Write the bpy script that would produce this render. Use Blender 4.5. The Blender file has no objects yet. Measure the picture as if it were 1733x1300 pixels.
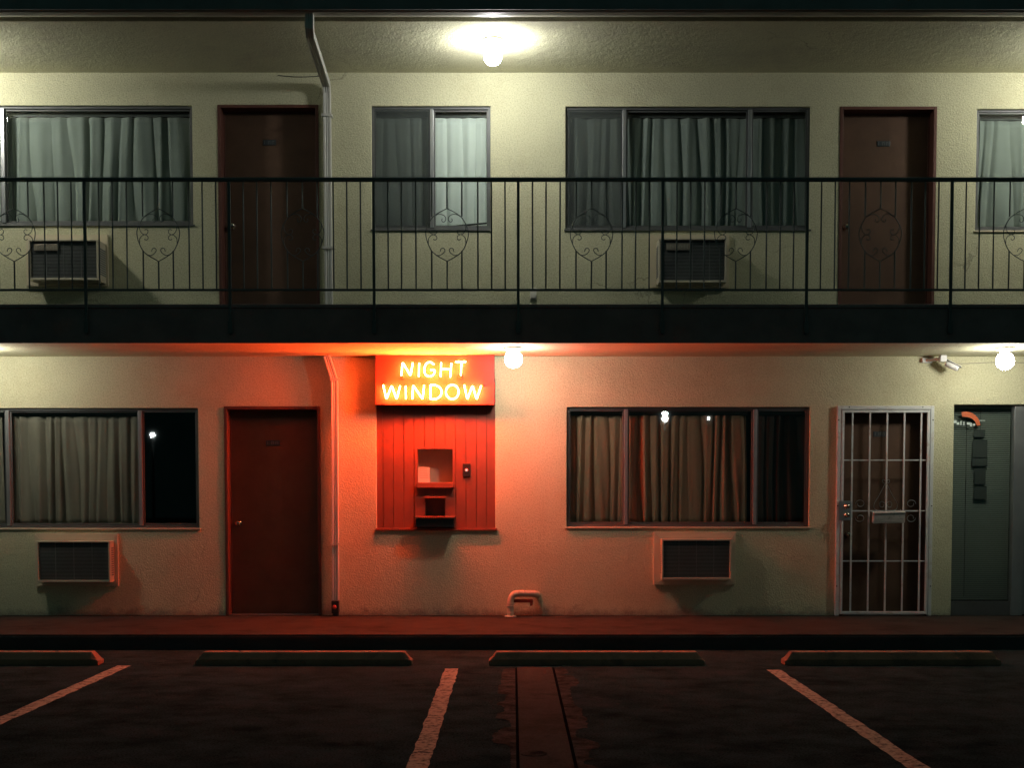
import bpy, bmesh, math, random
from mathutils import Vector, Matrix
random.seed(7)
S = bpy.context.scene
COL = S.collection
R = math.radians

# ------------------------------------------------------------------ camera
F = 2207.0            # focal length in photograph pixels (1733 wide)
TH = R(2.8)           # camera tilted slightly down
CX, HY = 868.0, 836.0 # vertical plane of sight and horizon row
CAM = Vector((0.0, -13.0, 1.22))
PPY = HY + F*math.tan(TH)
def at(px, py, Y):
    """photo pixel -> real x, z on the vertical plane y = Y"""
    u = (px-CX)/F; v = (PPY-py)/F
    d = Vector((u, math.cos(TH)+v*math.sin(TH), -math.sin(TH)+v*math.cos(TH)))
    t = (Y-CAM.y)/d.y
    return CAM.x+d.x*t, CAM.z+d.z*t
def rect(x0, y0, x1, y1, Y):
    ym, xm = (y0+y1)/2, (x0+x1)/2
    return at(x0, ym, Y)[0], at(x1, ym, Y)[0], at(xm, y1, Y)[1], at(xm, y0, Y)[1]
def ground(px, py, Z):
    """photo pixel -> point on the level plane z = Z"""
    u = (px-CX)/F; v = (PPY-py)/F
    d = Vector((u, math.cos(TH)+v*math.sin(TH), -math.sin(TH)+v*math.cos(TH)))
    t = (Z-CAM.z)/d.z
    return CAM.x+d.x*t, CAM.y+d.y*t
cd = bpy.data.cameras.new('camera'); cam = bpy.data.objects.new('camera', cd); COL.objects.link(cam)
cam.location = CAM; cam.rotation_euler = (R(90)-TH, 0, 0)
cd.sensor_width = 36; cd.lens = 36*F/1733
cd.shift_y = (PPY-650)/1733; cd.shift_x = (866.5-CX)/1733
cd.clip_start = .05; cd.clip_end = 500
S.camera = cam

# ------------------------------------------------------------------ materials
def nt(name):
    m = bpy.data.materials.new(name); m.use_nodes = True
    t = m.node_tree; t.nodes.clear()
    return m, t, t.nodes.new('ShaderNodeOutputMaterial')
def noise(t, vec, scale, detail=6, rough=.6):
    n = t.nodes.new('ShaderNodeTexNoise'); n.inputs['Scale'].default_value = scale
    n.inputs['Detail'].default_value = detail; n.inputs['Roughness'].default_value = rough
    t.links.new(vec, n.inputs['Vector']); return n.outputs['Fac']
def ramp(t, fac, stops):
    r = t.nodes.new('ShaderNodeValToRGB'); e = r.color_ramp.elements
    while len(e) < len(stops): e.new(.5)
    for k, (p, c) in enumerate(stops):
        e[k].position = p; e[k].color = (*c, 1) if len(c) == 3 else c
    t.links.new(fac, r.inputs['Fac']); return r.outputs['Color']
def mat(name, col, var=.12, rough=.7, metal=0, bump=0, bscale=60, vscale=3, stretch=(1,1,1), spec=.5, dirt=None, dirtscale=1.5, speck=0, cracks=False, crackcol=(.16,.14,.10), splash=False, bump2=0, b2scale=12):
    m, t, out = nt(name)
    p = t.nodes.new('ShaderNodeBsdfPrincipled'); t.links.new(p.outputs[0], out.inputs[0])
    tc = t.nodes.new('ShaderNodeNewGeometry'); mp = t.nodes.new('ShaderNodeMapping')
    mp.inputs['Scale'].default_value = stretch
    t.links.new(tc.outputs['Position'], mp.inputs['Vector']); vec = mp.outputs['Vector']
    lo = tuple(c*(1-var) for c in col); hi = tuple(min(1, c*(1+var)) for c in col)
    c = ramp(t, noise(t, vec, vscale), [(.3, lo), (.7, hi)])
    if dirt:
        mx = t.nodes.new('ShaderNodeMix'); mx.data_type = 'RGBA'
        d = ramp(t, noise(t, vec, dirtscale, 9, .7), [(.52, (0,0,0)), (.68, (1,1,1))])
        t.links.new(d, mx.inputs[0]); t.links.new(c, mx.inputs[6]); mx.inputs[7].default_value = (*dirt, 1)
        c = mx.outputs[2]
    if splash:      # mud splash and patchy repaint along the foot of the wall
        sx = t.nodes.new('ShaderNodeSeparateXYZ'); t.links.new(tc.outputs['Position'], sx.inputs[0])
        ad = t.nodes.new('ShaderNodeMath'); ad.operation = 'MULTIPLY_ADD'; ad.inputs[1].default_value = .9; 
        nz = noise(t, vec, 5, 8, .75); t.links.new(nz, ad.inputs[0])
        sb = t.nodes.new('ShaderNodeMath'); sb.operation = 'SUBTRACT'; sb.inputs[0].default_value = 0
        t.links.new(sx.outputs['Z'], sb.inputs[1]); sc = t.nodes.new('ShaderNodeMath'); sc.operation = 'MULTIPLY'; sc.inputs[1].default_value = 2.6
        t.links.new(sb.outputs[0], sc.inputs[0]); t.links.new(sc.outputs[0], ad.inputs[2])
        m2 = t.nodes.new('ShaderNodeMix'); m2.data_type = 'RGBA'
        t.links.new(ramp(t, ad.outputs[0], [(.22, (0,0,0)), (.42, (1,1,1))]), m2.inputs[0]); t.links.new(c, m2.inputs[6]); m2.inputs[7].default_value = (.33,.30,.22,1); c = m2.outputs[2]
    if cracks:
        vo = t.nodes.new('ShaderNodeTexVoronoi'); vo.feature = 'DISTANCE_TO_EDGE'; vo.inputs['Scale'].default_value = .9
        va = t.nodes.new('ShaderNodeVectorMath'); va.operation = 'MULTIPLY_ADD'; va.inputs[1].default_value = (.35,.35,.35)
        n3 = t.nodes.new('ShaderNodeTexNoise'); n3.inputs['Scale'].default_value = 3.5; n3.inputs['Detail'].default_value = 8
        t.links.new(vec, n3.inputs['Vector']); t.links.new(n3.outputs['Color'], va.inputs[0]); t.links.new(vec, va.inputs[2]); t.links.new(va.outputs[0], vo.inputs['Vector'])
        ck = ramp(t, vo.outputs['Distance'], [(.0, (1,1,1)), (.006, (0,0,0))]); mk = ramp(t, noise(t, vec, .8, 2), [(.59, (0,0,0)), (.66, (.6,.6,.6))])
        mc = t.nodes.new('ShaderNodeMath'); mc.operation = 'MULTIPLY'; t.links.new(ck, mc.inputs[0]); t.links.new(mk, mc.inputs[1])
        m3 = t.nodes.new('ShaderNodeMix'); m3.data_type = 'RGBA'; t.links.new(mc.outputs[0], m3.inputs[0]); t.links.new(c, m3.inputs[6]); m3.inputs[7].default_value = (*crackcol, 1); c = m3.outputs[2]
    if speck:
        k = ramp(t, noise(t, vec, 75, 3, .8), [(.32, (1-speck,)*3), (.5, (1,1,1)), (.70, (1+speck*.4,)*3)])
        mm = t.nodes.new('ShaderNodeMix'); mm.data_type = 'RGBA'; mm.blend_type = 'MULTIPLY'; mm.inputs[0].default_value = 1
        t.links.new(c, mm.inputs[6]); t.links.new(k, mm.inputs[7]); c = mm.outputs[2]
    t.links.new(c, p.inputs['Base Color'])
    p.inputs['Roughness'].default_value = rough; p.inputs['Metallic'].default_value = metal
    p.inputs['Specular IOR Level'].default_value = spec
    prev = None
    for st, sc in ((bump, bscale), (bump2, b2scale)):
        if st:
            b = t.nodes.new('ShaderNodeBump'); b.inputs['Distance'].default_value = st
            b.inputs['Strength'].default_value = 1
            t.links.new(noise(t, vec, sc, 5, .65), b.inputs['Height'])
            if prev: t.links.new(prev, b.inputs['Normal'])
            prev = b.outputs[0]
    if prev: t.links.new(prev, p.inputs['Normal'])
    return m
def emis(name, col, strength):
    m, t, out = nt(name); e = t.nodes.new('ShaderNodeEmission')
    e.inputs[0].default_value = (*col, 1); e.inputs[1].default_value = strength
    t.links.new(e.outputs[0], out.inputs[0]); return m
def glass(name, tint, gl=1.0):
    m, t, out = nt(name)
    tr = t.nodes.new('ShaderNodeBsdfTransparent'); tr.inputs[0].default_value = (*tint, 1)
    g = t.nodes.new('ShaderNodeBsdfGlossy'); g.inputs['Roughness'].default_value = .015
    lw = t.nodes.new('ShaderNodeLayerWeight'); lw.inputs[0].default_value = .5
    pw = t.nodes.new('ShaderNodeMath'); pw.operation = 'POWER'; pw.inputs[1].default_value = 5
    f = t.nodes.new('ShaderNodeMath'); f.operation = 'MULTIPLY_ADD'; f.inputs[1].default_value = .7; f.inputs[2].default_value = .022
    t.links.new(lw.outputs['Facing'], pw.inputs[0]); t.links.new(pw.outputs[0], f.inputs[0])
    mx = t.nodes.new('ShaderNodeMixShader')
    t.links.new(f.outputs[0], mx.inputs[0]); t.links.new(tr.outputs[0], mx.inputs[1]); t.links.new(g.outputs[0], mx.inputs[2])
    t.links.new(mx.outputs[0], out.inputs[0]); return m
def screenmat(name, col, cover):
    m, t, out = nt(name)
    tr = t.nodes.new('ShaderNodeBsdfTransparent'); d = t.nodes.new('ShaderNodeBsdfDiffuse'); d.inputs[0].default_value = (*col, 1)
    mx = t.nodes.new('ShaderNodeMixShader'); mx.inputs[0].default_value = cover
    t.links.new(tr.outputs[0], mx.inputs[1]); t.links.new(d.outputs[0], mx.inputs[2])
    t.links.new(mx.outputs[0], out.inputs[0]); return m

M = dict(
 stucco = mat('cream_stucco', (.57,.555,.365), .05, .9, speck=.34, cracks=True, splash=True, bump=.009, bscale=62, vscale=1.6, spec=.2, dirt=(.50,.47,.30), dirtscale=1.1, bump2=.006, b2scale=14),
 soffit = mat('soffit_stucco', (.57,.555,.375), .05, .9, cracks=True, speck=.22, bump=.009, bscale=48, vscale=1.8, spec=.2, dirt=(.48,.45,.32), dirtscale=1.3, bump2=.008, b2scale=11),
 fascia = mat('dark_fascia_paint', (.20,.16,.15), .2, .9, spec=.1, bump=.001, bscale=40),
 concrete = mat('walkway_concrete', (.045,.043,.037), .15, .92, spec=0, speck=.25, bump=.002, bscale=70, dirt=(.027,.026,.024), dirtscale=2.2),
 asphalt = mat('asphalt', (.022,.035,.034), .5, .95, speck=.85, cracks=True, crackcol=(.008,.009,.009), bump=.008, bscale=110, vscale=3.2, bump2=.006, b2scale=22, spec=0, dirt=(.034,.044,.042), dirtscale=2.6),
 curbdark = mat('curb_face', (.035,.036,.035), .3, .85, bump=.003, bscale=50),
 patch = mat('trench_concrete', (.060,.050,.041), .25, .95, spec=0, speck=.3, bump=.005, bscale=90, dirt=(.035,.031,.027), dirtscale=3),
 patchedge = mat('broken_trench_edge', (.052,.045,.038), .5, .95, spec=0, speck=.5, bump=.012, bscale=30, vscale=9, dirt=(.014,.014,.014), dirtscale=5),
 gap = mat('joint_gap', (.006,.006,.006), .2, 1, spec=0),
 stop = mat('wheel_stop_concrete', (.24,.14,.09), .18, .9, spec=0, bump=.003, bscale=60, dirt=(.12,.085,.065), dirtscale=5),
 door = mat('brown_red_door_paint', (.105,.060,.037), .14, .65, spec=.2, bump=.0006, bscale=25, vscale=5),
 doorframe = mat('door_frame_paint', (.105,.036,.022), .15, .6, bump=.0006, bscale=30),
 iron = mat('railing_paint', (.055,.072,.068), .25, .5, bump=.0006, bscale=120),
 alu = mat('aluminium_frame', (.36,.37,.36), .1, .35, .7),
 aludark = mat('old_aluminium', (.10,.105,.10), .15, .55, .3),
 curt = mat('grey_green_curtain', (.28,.30,.27), .08, .95, bump=.0008, bscale=300, vscale=4, spec=.1),
 curtwhite = mat('white_curtain', (.74,.77,.72), .05, .95, bump=.0008, bscale=300, vscale=4, spec=.1),
 curtneon = mat('neon_tinted_curtain', (.36,.235,.15), .1, .95, bump=.0008, bscale=300, vscale=4, spec=.1),  # orange glow of the neon is mixed into this cloth colour
 curtdim = mat('dimmed_curtain', (.055,.042,.036), .1, .95, bump=.0008, bscale=300, vscale=4, spec=.1),  # cloth darkened in colour so its dim pane stays dark under the lamps
 curtlow = mat('taupe_curtain', (.25,.215,.17), .1, .95, bump=.0008, bscale=300, vscale=4, spec=.1),
 room = mat('room_paint', (.06,.058,.05), .2, .9),
 acbody = mat('beige_sleeve_metal', (.50,.455,.33), .08, .5, bump=.0004, bscale=30),
 acgrill = mat('dark_grille', (.15,.16,.15), .15, .6),
 actrim = mat('painted_trim_board', (.58,.51,.35), .06, .7, bump=.001, bscale=60),
 badge = mat('badge_metal', (.32,.26,.2), .15, .35, .6),
 spout = mat('downspout_paint', (.50,.50,.44), .07, .5, bump=.0004, bscale=30),
 gutter = mat('gutter_paint', (.40,.38,.31), .1, .4),
 gutterdark = mat('gutter_front_paint', (.16,.17,.165), .2, .8),
 red = mat('orange_red_paint', (.175,.050,.027), .09, .6, bump=.0008, bscale=35, vscale=4, dirt=(.14,.042,.024), dirtscale=2.5),
 signred = mat('sign_face_paint', (.10,.021,.014), .12, .6, bump=.0006, bscale=20, vscale=7, dirt=(.075,.018,.013), dirtscale=5),
 white = mat('gate_white_paint', (.60,.62,.60), .1, .45, bump=.0004, bscale=60, dirt=(.42,.36,.30), dirtscale=6),
 steel = mat('worn_steel', (.42,.43,.42), .15, .3, .85, bump=.0003, bscale=60),
 brass = mat('knob_metal', (.62,.56,.46), .05, .16, 1),
 black = mat('black_plastic', (.015,.016,.016), .1, .4),
 boardgrey = mat('board_grey', (.035,.042,.037), .2, .8),
 plate = mat('dark_number_plate', (.045,.055,.06), .2, .35, .4),
 digit = mat('plate_digit', (.11,.115,.11), .1, .5),
 pipe = mat('painted_pipe', (.56,.49,.36), .08, .5, bump=.0008, bscale=60),
 valve = mat('red_valve_paint', (.5,.08,.05), .15, .45),
 paper = mat('notice_paper', (.75,.70,.62), .03, .9),
 ink = mat('faded_print', (.40,.33,.28), .1, .9),
 camwhite = mat('camera_housing', (.55,.55,.52), .06, .4),
 wire = mat('cable_rubber', (.30,.28,.22), .1, .6),
 slat = mat('blind_slat', (.20,.225,.195), .06, .6),
 decal = mat('orange_sign_vinyl', (.85,.17,.06), .05, .5),
 decalw = mat('white_sign_vinyl', (.8,.82,.8), .05, .5),
 mailbox = mat('mailbox_metal', (.56,.54,.49), .12, .4, .2, dirt=(.38,.35,.3), dirtscale=20),
 fixture = mat('lamp_fixture', (.62,.6,.52), .05, .5),
 pole = mat('pole_steel', (.08,.085,.08), .1, .5),
 cap = mat('electrode_cap', (.35,.06,.04), .1, .5),
 globe = emis('lamp_globe', (1,.995,.98), 205),
 globelow = emis('lamp_globe_lower', (1,.97,.88), 108),
 globeside = emis('lamp_globe_side', (1,.99,.93), 290),
 neon = emis('neon_tube', (1,.068,.010), 1400),
 street = emis('street_lamp_globe', (.9,1,1), 120),
 dot = emis('call_button_light', (1,.75,.6), 1.1),
 glass = glass('window_glass', (.93,.96,.945)),
 screen = screenmat('insect_screen', (.10,.115,.105), .28),
)
def paintline():
    m, t, out = nt('worn_line_paint')
    p = t.nodes.new('ShaderNodeBsdfPrincipled'); t.links.new(p.outputs[0], out.inputs[0])
    tc = t.nodes.new('ShaderNodeNewGeometry'); v = tc.outputs['Position']
    c = ramp(t, noise(t, v, 26, 9, .75), [(.38, (.05,.045,.04)), (.50, (.34,.26,.18)), (.75, (.48,.37,.26))])
    t.links.new(c, p.inputs['Base Color']); p.inputs['Roughness'].default_value = .9; p.inputs['Specular IOR Level'].default_value = 0
    b = t.nodes.new('ShaderNodeBump'); b.inputs['Distance'].default_value = .004
    t.links.new(noise(t, v, 110, 4), b.inputs['Height']); t.links.new(b.outputs[0], p.inputs['Normal'])
    return m
M['line'] = paintline()

# ------------------------------------------------------------------ mesh helpers
class MB:
    def __init__(s): s.bm = bmesh.new()
    def box(s, x0, x1, y0, y1, z0, z1, rot=None):
        if x0 > x1: x0, x1 = x1, x0
        if y0 > y1: y0, y1 = y1, y0
        if z0 > z1: z0, z1 = z1, z0
        vs = [Vector((x, y, z)) for x in (x0, x1) for y in (y0, y1) for z in (z0, z1)]
        if rot:
            piv, mtx = rot; vs = [piv + mtx @ (v-piv) for v in vs]
        v = [s.bm.verts.new(p) for p in vs]
        for f in ((0,1,3,2),(4,6,7,5),(0,4,5,1),(2,3,7,6),(0,2,6,4),(1,5,7,3)): s.bm.faces.new([v[i] for i in f])
        return s
    def quad(s, pts): s.bm.faces.new([s.bm.verts.new(p) for p in pts]); return s
    def prism(s, poly, y0, y1):
        """outline in x,z extruded along y"""
        a = [s.bm.verts.new((x, y0, z)) for x, z in poly]; b = [s.bm.verts.new((x, y1, z)) for x, z in poly]
        n = len(poly); s.bm.faces.new(a); s.bm.faces.new(b[::-1])
        for i in range(n): s.bm.faces.new((a[i], b[i], b[(i+1) % n], a[(i+1) % n]))
        return s
    def prismx(s, poly, x0, x1):
        """outline in y,z extruded along x"""
        a = [s.bm.verts.new((x0, y, z)) for y, z in poly]; b = [s.bm.verts.new((x1, y, z)) for y, z in poly]
        n = len(poly); s.bm.faces.new(a); s.bm.faces.new(b[::-1])
        for i in range(n): s.bm.faces.new((a[i], b[i], b[(i+1) % n], a[(i+1) % n]))
        return s
    def tube(s, pts, r, seg=8, closed=False, ry=None):
        pts = [Vector(p) for p in pts]; n = len(pts); rings = []
        up = None
        for i, p in enumerate(pts):
            if closed: d = pts[(i+1) % n]-pts[i-1]
            else: d = pts[min(i+1, n-1)]-pts[max(i-1, 0)]
            d.normalize()
            if up is None:
                up = Vector((0,1,0)) if abs(d.y) < .9 else Vector((0,0,1))
            a = d.cross(up); 
            if a.length < 1e-4: a = d.cross(Vector((1,0,0)))
            a.normalize(); b = a.cross(d).normalized(); up = b
            rr = r[i] if isinstance(r, (list, tuple)) else r
            rings.append([s.bm.verts.new(p + a*math.cos(2*math.pi*k/seg)*rr + b*math.sin(2*math.pi*k/seg)*(ry or rr)) for k in range(seg)])
        m = n if closed else n-1
        for i in range(m):
            A, B = rings[i], rings[(i+1) % n]
            for k in range(seg): s.bm.faces.new((A[k], A[(k+1) % seg], B[(k+1) % seg], B[k]))
        if not closed: s.bm.faces.new(rings[0][::-1]); s.bm.faces.new(rings[-1])
        return s
    def ring(s, c, axis, prof, seg=24):
        """lathe: prof = [(distance along axis, radius)]"""
        c = Vector(c); ax = Vector(axis).normalized()
        return s.tube([c+ax*d for d, _ in prof], [max(q, .0004) for _, q in prof], seg)
    def rectpath(s, pts, wx, wy):
        """downspout: rectangular section swept along points (section axes x and across)"""
        pts = [Vector(p) for p in pts]; n = len(pts); rings = []
        for i, p in enumerate(pts):
            d1 = (pts[i]-pts[i-1]).normalized() if i else (pts[1]-pts[0]).normalized()
            d2 = (pts[i+1]-pts[i]).normalized() if i < n-1 else d1
            d = (d1+d2).normalized(); k = 1/max(.3, d.dot(d2))
            ax = Vector((1,0,0)); ax = (ax-d*ax.dot(d)).normalized(); b = ax.cross(d).normalized()
            rings.append([s.bm.verts.new(p+ax*sx*wx/2+b*sy*wy/2*k) for sx, sy in ((-1,-1),(-.5,-1.0),(-.35,-.82),(-.15,-.82),(0,-1),(.15,-.82),(.35,-.82),(.5,-1.0),(1,-1),(1,1),(-1,1))])
        for A, B in zip(rings, rings[1:]):
            m = len(A)
            for k in range(m): s.bm.faces.new((A[k], A[(k+1) % m], B[(k+1) % m], B[k]))
        s.bm.faces.new(rings[0]); s.bm.faces.new(rings[-1][::-1]); return s
    def build(s, name, m, parent=None, smooth=False, bevel=0):
        bmesh.ops.recalc_face_normals(s.bm, faces=s.bm.faces[:])
        root = parent
        off = Vector((0,0,0))
        while root is not None:
            off += root.location; root = root.parent
        bmesh.ops.translate(s.bm, verts=s.bm.verts[:], vec=-off)
        me = bpy.data.meshes.new(name); s.bm.to_mesh(me); s.bm.free()
        if smooth:
            for p in me.polygons: p.use_smooth = True
        me.materials.append(M[m] if isinstance(m, str) else m)
        o = bpy.data.objects.new(name, me); COL.objects.link(o)
        if parent is not None: o.parent = parent
        if bevel:
            b = o.modifiers.new('bevel', 'BEVEL'); b.width = bevel; b.segments = 2; b.limit_method = 'ANGLE'; b.angle_limit = R(40)
        return o
def tag(o, label=None, cat=None, group=None, kind=None):
    for k, v in (('label', label), ('category', cat), ('group', group), ('kind', kind)):
        if v: o[k] = v
    return o
def thing(name, loc, label, cat, group=None):
    o = bpy.data.objects.new(name, None); o.empty_display_size = .1; COL.objects.link(o); o.location = loc
    return tag(o, label, cat, group)
def knob(x, y, z, parent, name='door_knob', r=.03, m='brass'):
    MB().ring((x, y, z), (0,-1,0), [(0,r*1.15),(.006,r*1.15),(.008,r*.5),(.03,r*.42),(.036,r*.75),(.048,r),(.06,r*.98),(.068,r*.7),(.071,0)], 20).build(name, m, parent, True)
def spline(pts, n=8, closed=False):
    pts = [Vector(p) for p in pts]; out = []; L = len(pts)
    for i in range(L if closed else L-1):
        g = (lambda k: pts[k % L]) if closed else (lambda k: pts[max(0, min(L-1, k))])
        p0, p1, p2, p3 = g(i-1), g(i), g(i+1), g(i+2)
        for k in range(n):
            t = k/n
            out.append(.5*((2*p1)+(p2-p0)*t+(2*p0-5*p1+4*p2-p3)*t*t+(3*p1-p0-3*p2+p3)*t**3))
    if not closed: out.append(pts[-1])
    return out

# ------------------------------------------------------------------ main levels
YF = -1.168                                   # balcony edge
Z_SOF1 = at(866, 603, 0)[1]                   # lower soffit
Z_SLAB = at(866, 517.5, YF)[1]                # balcony floor
Z_SOF2 = at(866, 122, 0)[1]                   # roof soffit
Z_LOT = -.133
YC = ground(866, 1074, 0)[1]                  # kerb edge
XL, XR = -8.2, 8.4
print('levels', Z_SOF1, at(866,580,YF)[1], Z_SLAB, Z_SOF2, at(866,36.5,-1.4)[1], YC)

# ------------------------------------------------------------------ setting
MB().box(-60, 60, -60, 6, Z_LOT-.4, Z_LOT).build('parking_lot', 'asphalt')['kind'] = 'structure'
MB().box(XL-2, XR+2, YC, .0, Z_LOT-.05, 0).build('walkway', 'concrete', bevel=.012)['kind'] = 'structure'
MB().box(XL-2, XR+2, YC-.012, YC-.002, Z_LOT-.04, -.02).build('kerb', 'curbdark')['kind'] = 'structure'
# painted bay lines: ragged edges, each a thin sheet on the asphalt
def bay_line(x, ya, yb, w=.105):
    b = MB(); n = 60; L = []; Rr = []
    for i in range(n+1):
        y = ya+(yb-ya)*i/n
        L.append((x-w/2+random.uniform(-.006,.006), y, Z_LOT+.004)); Rr.append((x+w/2+random.uniform(-.006,.006), y, Z_LOT+.004))
    lv = [b.bm.verts.new(p) for p in L]; rv = [b.bm.verts.new(p) for p in Rr]
    for i in range(n): b.bm.faces.new((lv[i], rv[i], rv[i+1], lv[i+1]))
    b.build('bay_line', 'line')['kind'] = 'structure'
for px, py in ((765,1133), (211,1128), (1309,1135)):
    x, y = ground(px, py, Z_LOT); bay_line(x, y, y-5.2)
for k in (-1, 2):
    x0 = ground(765,1133,Z_LOT)[0]; bay_line(x0+(2.46 if k>0 else -2.46)*2, ground(765,1133,Z_LOT)[1], -8.4)
# concrete trench patch with broken edges across the lot
xs = [ground(p, 1135, Z_LOT)[0] for p in (848, 872, 875.5, 935, 939, 976)]
y0t = ground(866,1131,Z_LOT)[1]
MB().box(xs[2], xs[3], -11.5, y0t, Z_LOT-.02, Z_LOT+.005).build('concrete_strip', 'patch')['kind'] = 'structure'
MB().box(xs[1], xs[2]-.001, -11.5, y0t, Z_LOT-.02, Z_LOT+.002).box(xs[3]+.001, xs[4], -11.5, y0t, Z_LOT-.02, Z_LOT+.002).build('strip_joint', 'gap')['kind'] = 'structure'
b = MB()
for xi, xo, sg in ((xs[1]-.001, xs[0], -1), (xs[4]+.001, xs[5], 1)):
    n = 260; prev = None; w_ = .09; tgt = .09
    for i in range(n+1):
        y = y0t-.08+(-8.8-y0t)*i/n
        if random.random() < .16: tgt = random.choice((.03, .07, .10, .12, .13, .15))
        w_ += (tgt-w_)*.45
        a = b.bm.verts.new((xi, y, Z_LOT+.003)); c = b.bm.verts.new((xi+sg*(w_+random.uniform(-.006,.006)), y, Z_LOT+.0035))
        if prev: b.bm.faces.new((prev[0], prev[1], c, a))
        prev = (a, c)
b.build('broken_strip_edge', 'patchedge')['kind'] = 'structure'
# sealed round cover in the strip
gx, gy = ground(903, 1278, Z_LOT)
MB().ring((gx, gy, Z_LOT+.004), (0,0,1), [(0,.07),(.004,.07),(.0042,.055),(.001,.05),(.001,.0)], 28).build('drain_cover', 'patchedge')
tag(bpy.data.objects['drain_cover'], 'small round worn drain cover set in the concrete strip of the lot', 'drain cover')

# ------------------------------------------------------------------ wheel stops
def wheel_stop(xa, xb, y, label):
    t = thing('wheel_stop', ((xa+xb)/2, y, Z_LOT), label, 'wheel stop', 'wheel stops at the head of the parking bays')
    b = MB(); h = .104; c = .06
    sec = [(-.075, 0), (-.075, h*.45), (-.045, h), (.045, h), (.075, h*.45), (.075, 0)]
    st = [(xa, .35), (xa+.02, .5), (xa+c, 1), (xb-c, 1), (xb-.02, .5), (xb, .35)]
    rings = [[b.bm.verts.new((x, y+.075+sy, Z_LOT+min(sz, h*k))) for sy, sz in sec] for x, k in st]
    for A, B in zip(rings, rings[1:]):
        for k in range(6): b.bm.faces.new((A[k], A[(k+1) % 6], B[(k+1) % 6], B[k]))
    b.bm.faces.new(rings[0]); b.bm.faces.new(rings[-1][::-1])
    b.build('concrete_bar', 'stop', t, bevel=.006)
    for q in (.2, .8):
        x = xa+(xb-xa)*q
        MB().ring((x, y+.075, Z_LOT+h-.002), (0,0,1), [(0,.014),(.005,.014),(.006,.006),(.007,0)], 10).build('anchor_pin', 'aludark', t, True)
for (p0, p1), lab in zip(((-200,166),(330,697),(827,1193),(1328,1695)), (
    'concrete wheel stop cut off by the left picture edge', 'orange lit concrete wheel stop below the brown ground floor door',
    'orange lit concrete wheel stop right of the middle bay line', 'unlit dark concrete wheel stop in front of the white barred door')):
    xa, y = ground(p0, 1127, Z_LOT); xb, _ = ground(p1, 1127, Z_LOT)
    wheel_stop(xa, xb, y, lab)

# ------------------------------------------------------------------ motel building
BLD = thing('motel_building', (0, .5, 0), 'two storey cream stucco motel front with balcony and flat roof overhang', 'building')
def wall(x0, x1, z0, z1, holes, mname='stucco', depth=.2, name='wall'):
    xs = sorted({x0, x1, *[h[0] for h in holes], *[h[1] for h in holes]}); zs = sorted({z0, z1, *[h[2] for h in holes], *[h[3] for h in holes]})
    b = MB(); V = {}
    def v(i, j, k):
        if (i, j, k) not in V: V[(i, j, k)] = b.bm.verts.new((xs[i], k*depth, zs[j]))
        return V[(i, j, k)]
    def solid(i, j):
        if i < 0 or j < 0 or i >= len(xs)-1 or j >= len(zs)-1: return False
        cx, cz = (xs[i]+xs[i+1])/2, (zs[j]+zs[j+1])/2
        return not any(h[0] < cx < h[1] and h[2] < cz < h[3] for h in holes)
    for i in range(len(xs)-1):
        for j in range(len(zs)-1):
            if not solid(i, j): continue
            for k in (0, 1): b.bm.faces.new((v(i,j,k), v(i+1,j,k), v(i+1,j+1,k), v(i,j+1,k)))
            for (di, dj, e) in ((-1,0,((i,j),(i,j+1))), (1,0,((i+1,j),(i+1,j+1))), (0,-1,((i,j),(i+1,j))), (0,1,((i,j+1),(i+1,j+1)))):
                if not solid(i+di, j+dj):
                    (a, c), (d, f) = e; b.bm.faces.new((v(a,c,0), v(d,f,0), v(d,f,1), v(a,c,1)))
    return b.build(name, mname, BLD, bevel=.008)

# openings in the photograph, as real sizes on the wall plane
H = {
 'w_ul': rect(-95, 178, 326, 381, 0), 'd_ul': rect(370, 177, 540, 530, 0), 'w_uc': rect(629, 179, 830, 389, 0),
 'w_ur': rect(957, 180, 1371, 389, 0), 'd_ur': rect(1420, 180, 1583, 530, 0), 'w_rr': rect(1652, 184, 1860, 391, 0),
 'w_ll': rect(-85, 691, 336, 895, 0), 'd_ll': rect(381, 688, 543, 1043, 0), 'hatch': rect(637, 640, 838, 896, 0),
 'w_lr': rect(959, 689, 1370, 893, 0), 'd_lr': rect(1423, 690, 1572, 1040, 0), 'shop': rect(1612, 685, 1880, 1038, 0)}
def fixz(k, z0=None, z1=None):
    a = list(H[k]); 
    if z0 is not None: a[2] = z0
    if z1 is not None: a[3] = z1
    H[k] = tuple(a)
fixz('d_ul', Z_SLAB); fixz('d_ur', Z_SLAB)
for k in ('d_ll','d_lr','shop'): fixz(k, 0.0)
up = [H[k] for k in ('w_ul','d_ul','w_uc','w_ur','d_ur','w_rr')]
lo = [H[k] for k in ('w_ll','d_ll','hatch','w_lr','d_lr','shop')]
wall(XL, XR, 0, Z_SOF1, lo)
wall(XL, XR, Z_SLAB, Z_SOF2, up)
# balcony: floor slab with stucco underside and dark edge boards
MB().box(XL, XR, YF+.03, .2, Z_SOF1, Z_SLAB-.02).build('balcony_slab', 'soffit', BLD)
MB().box(XL, XR, YF+.03, -.002, Z_SLAB-.018, Z_SLAB).build('balcony_floor', 'concrete', BLD)
b = MB(); x = XL
z580 = at(866, 580.5, YF)[1]
b.box(XL, XR, YF, YF+.028, z580, Z_SLAB-.022)
b.box(XL, XR, YF-.012, YF+.028, Z_SLAB-.02, Z_SLAB+.012)
b.build('fascia_board', 'fascia', BLD, bevel=.003)
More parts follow.
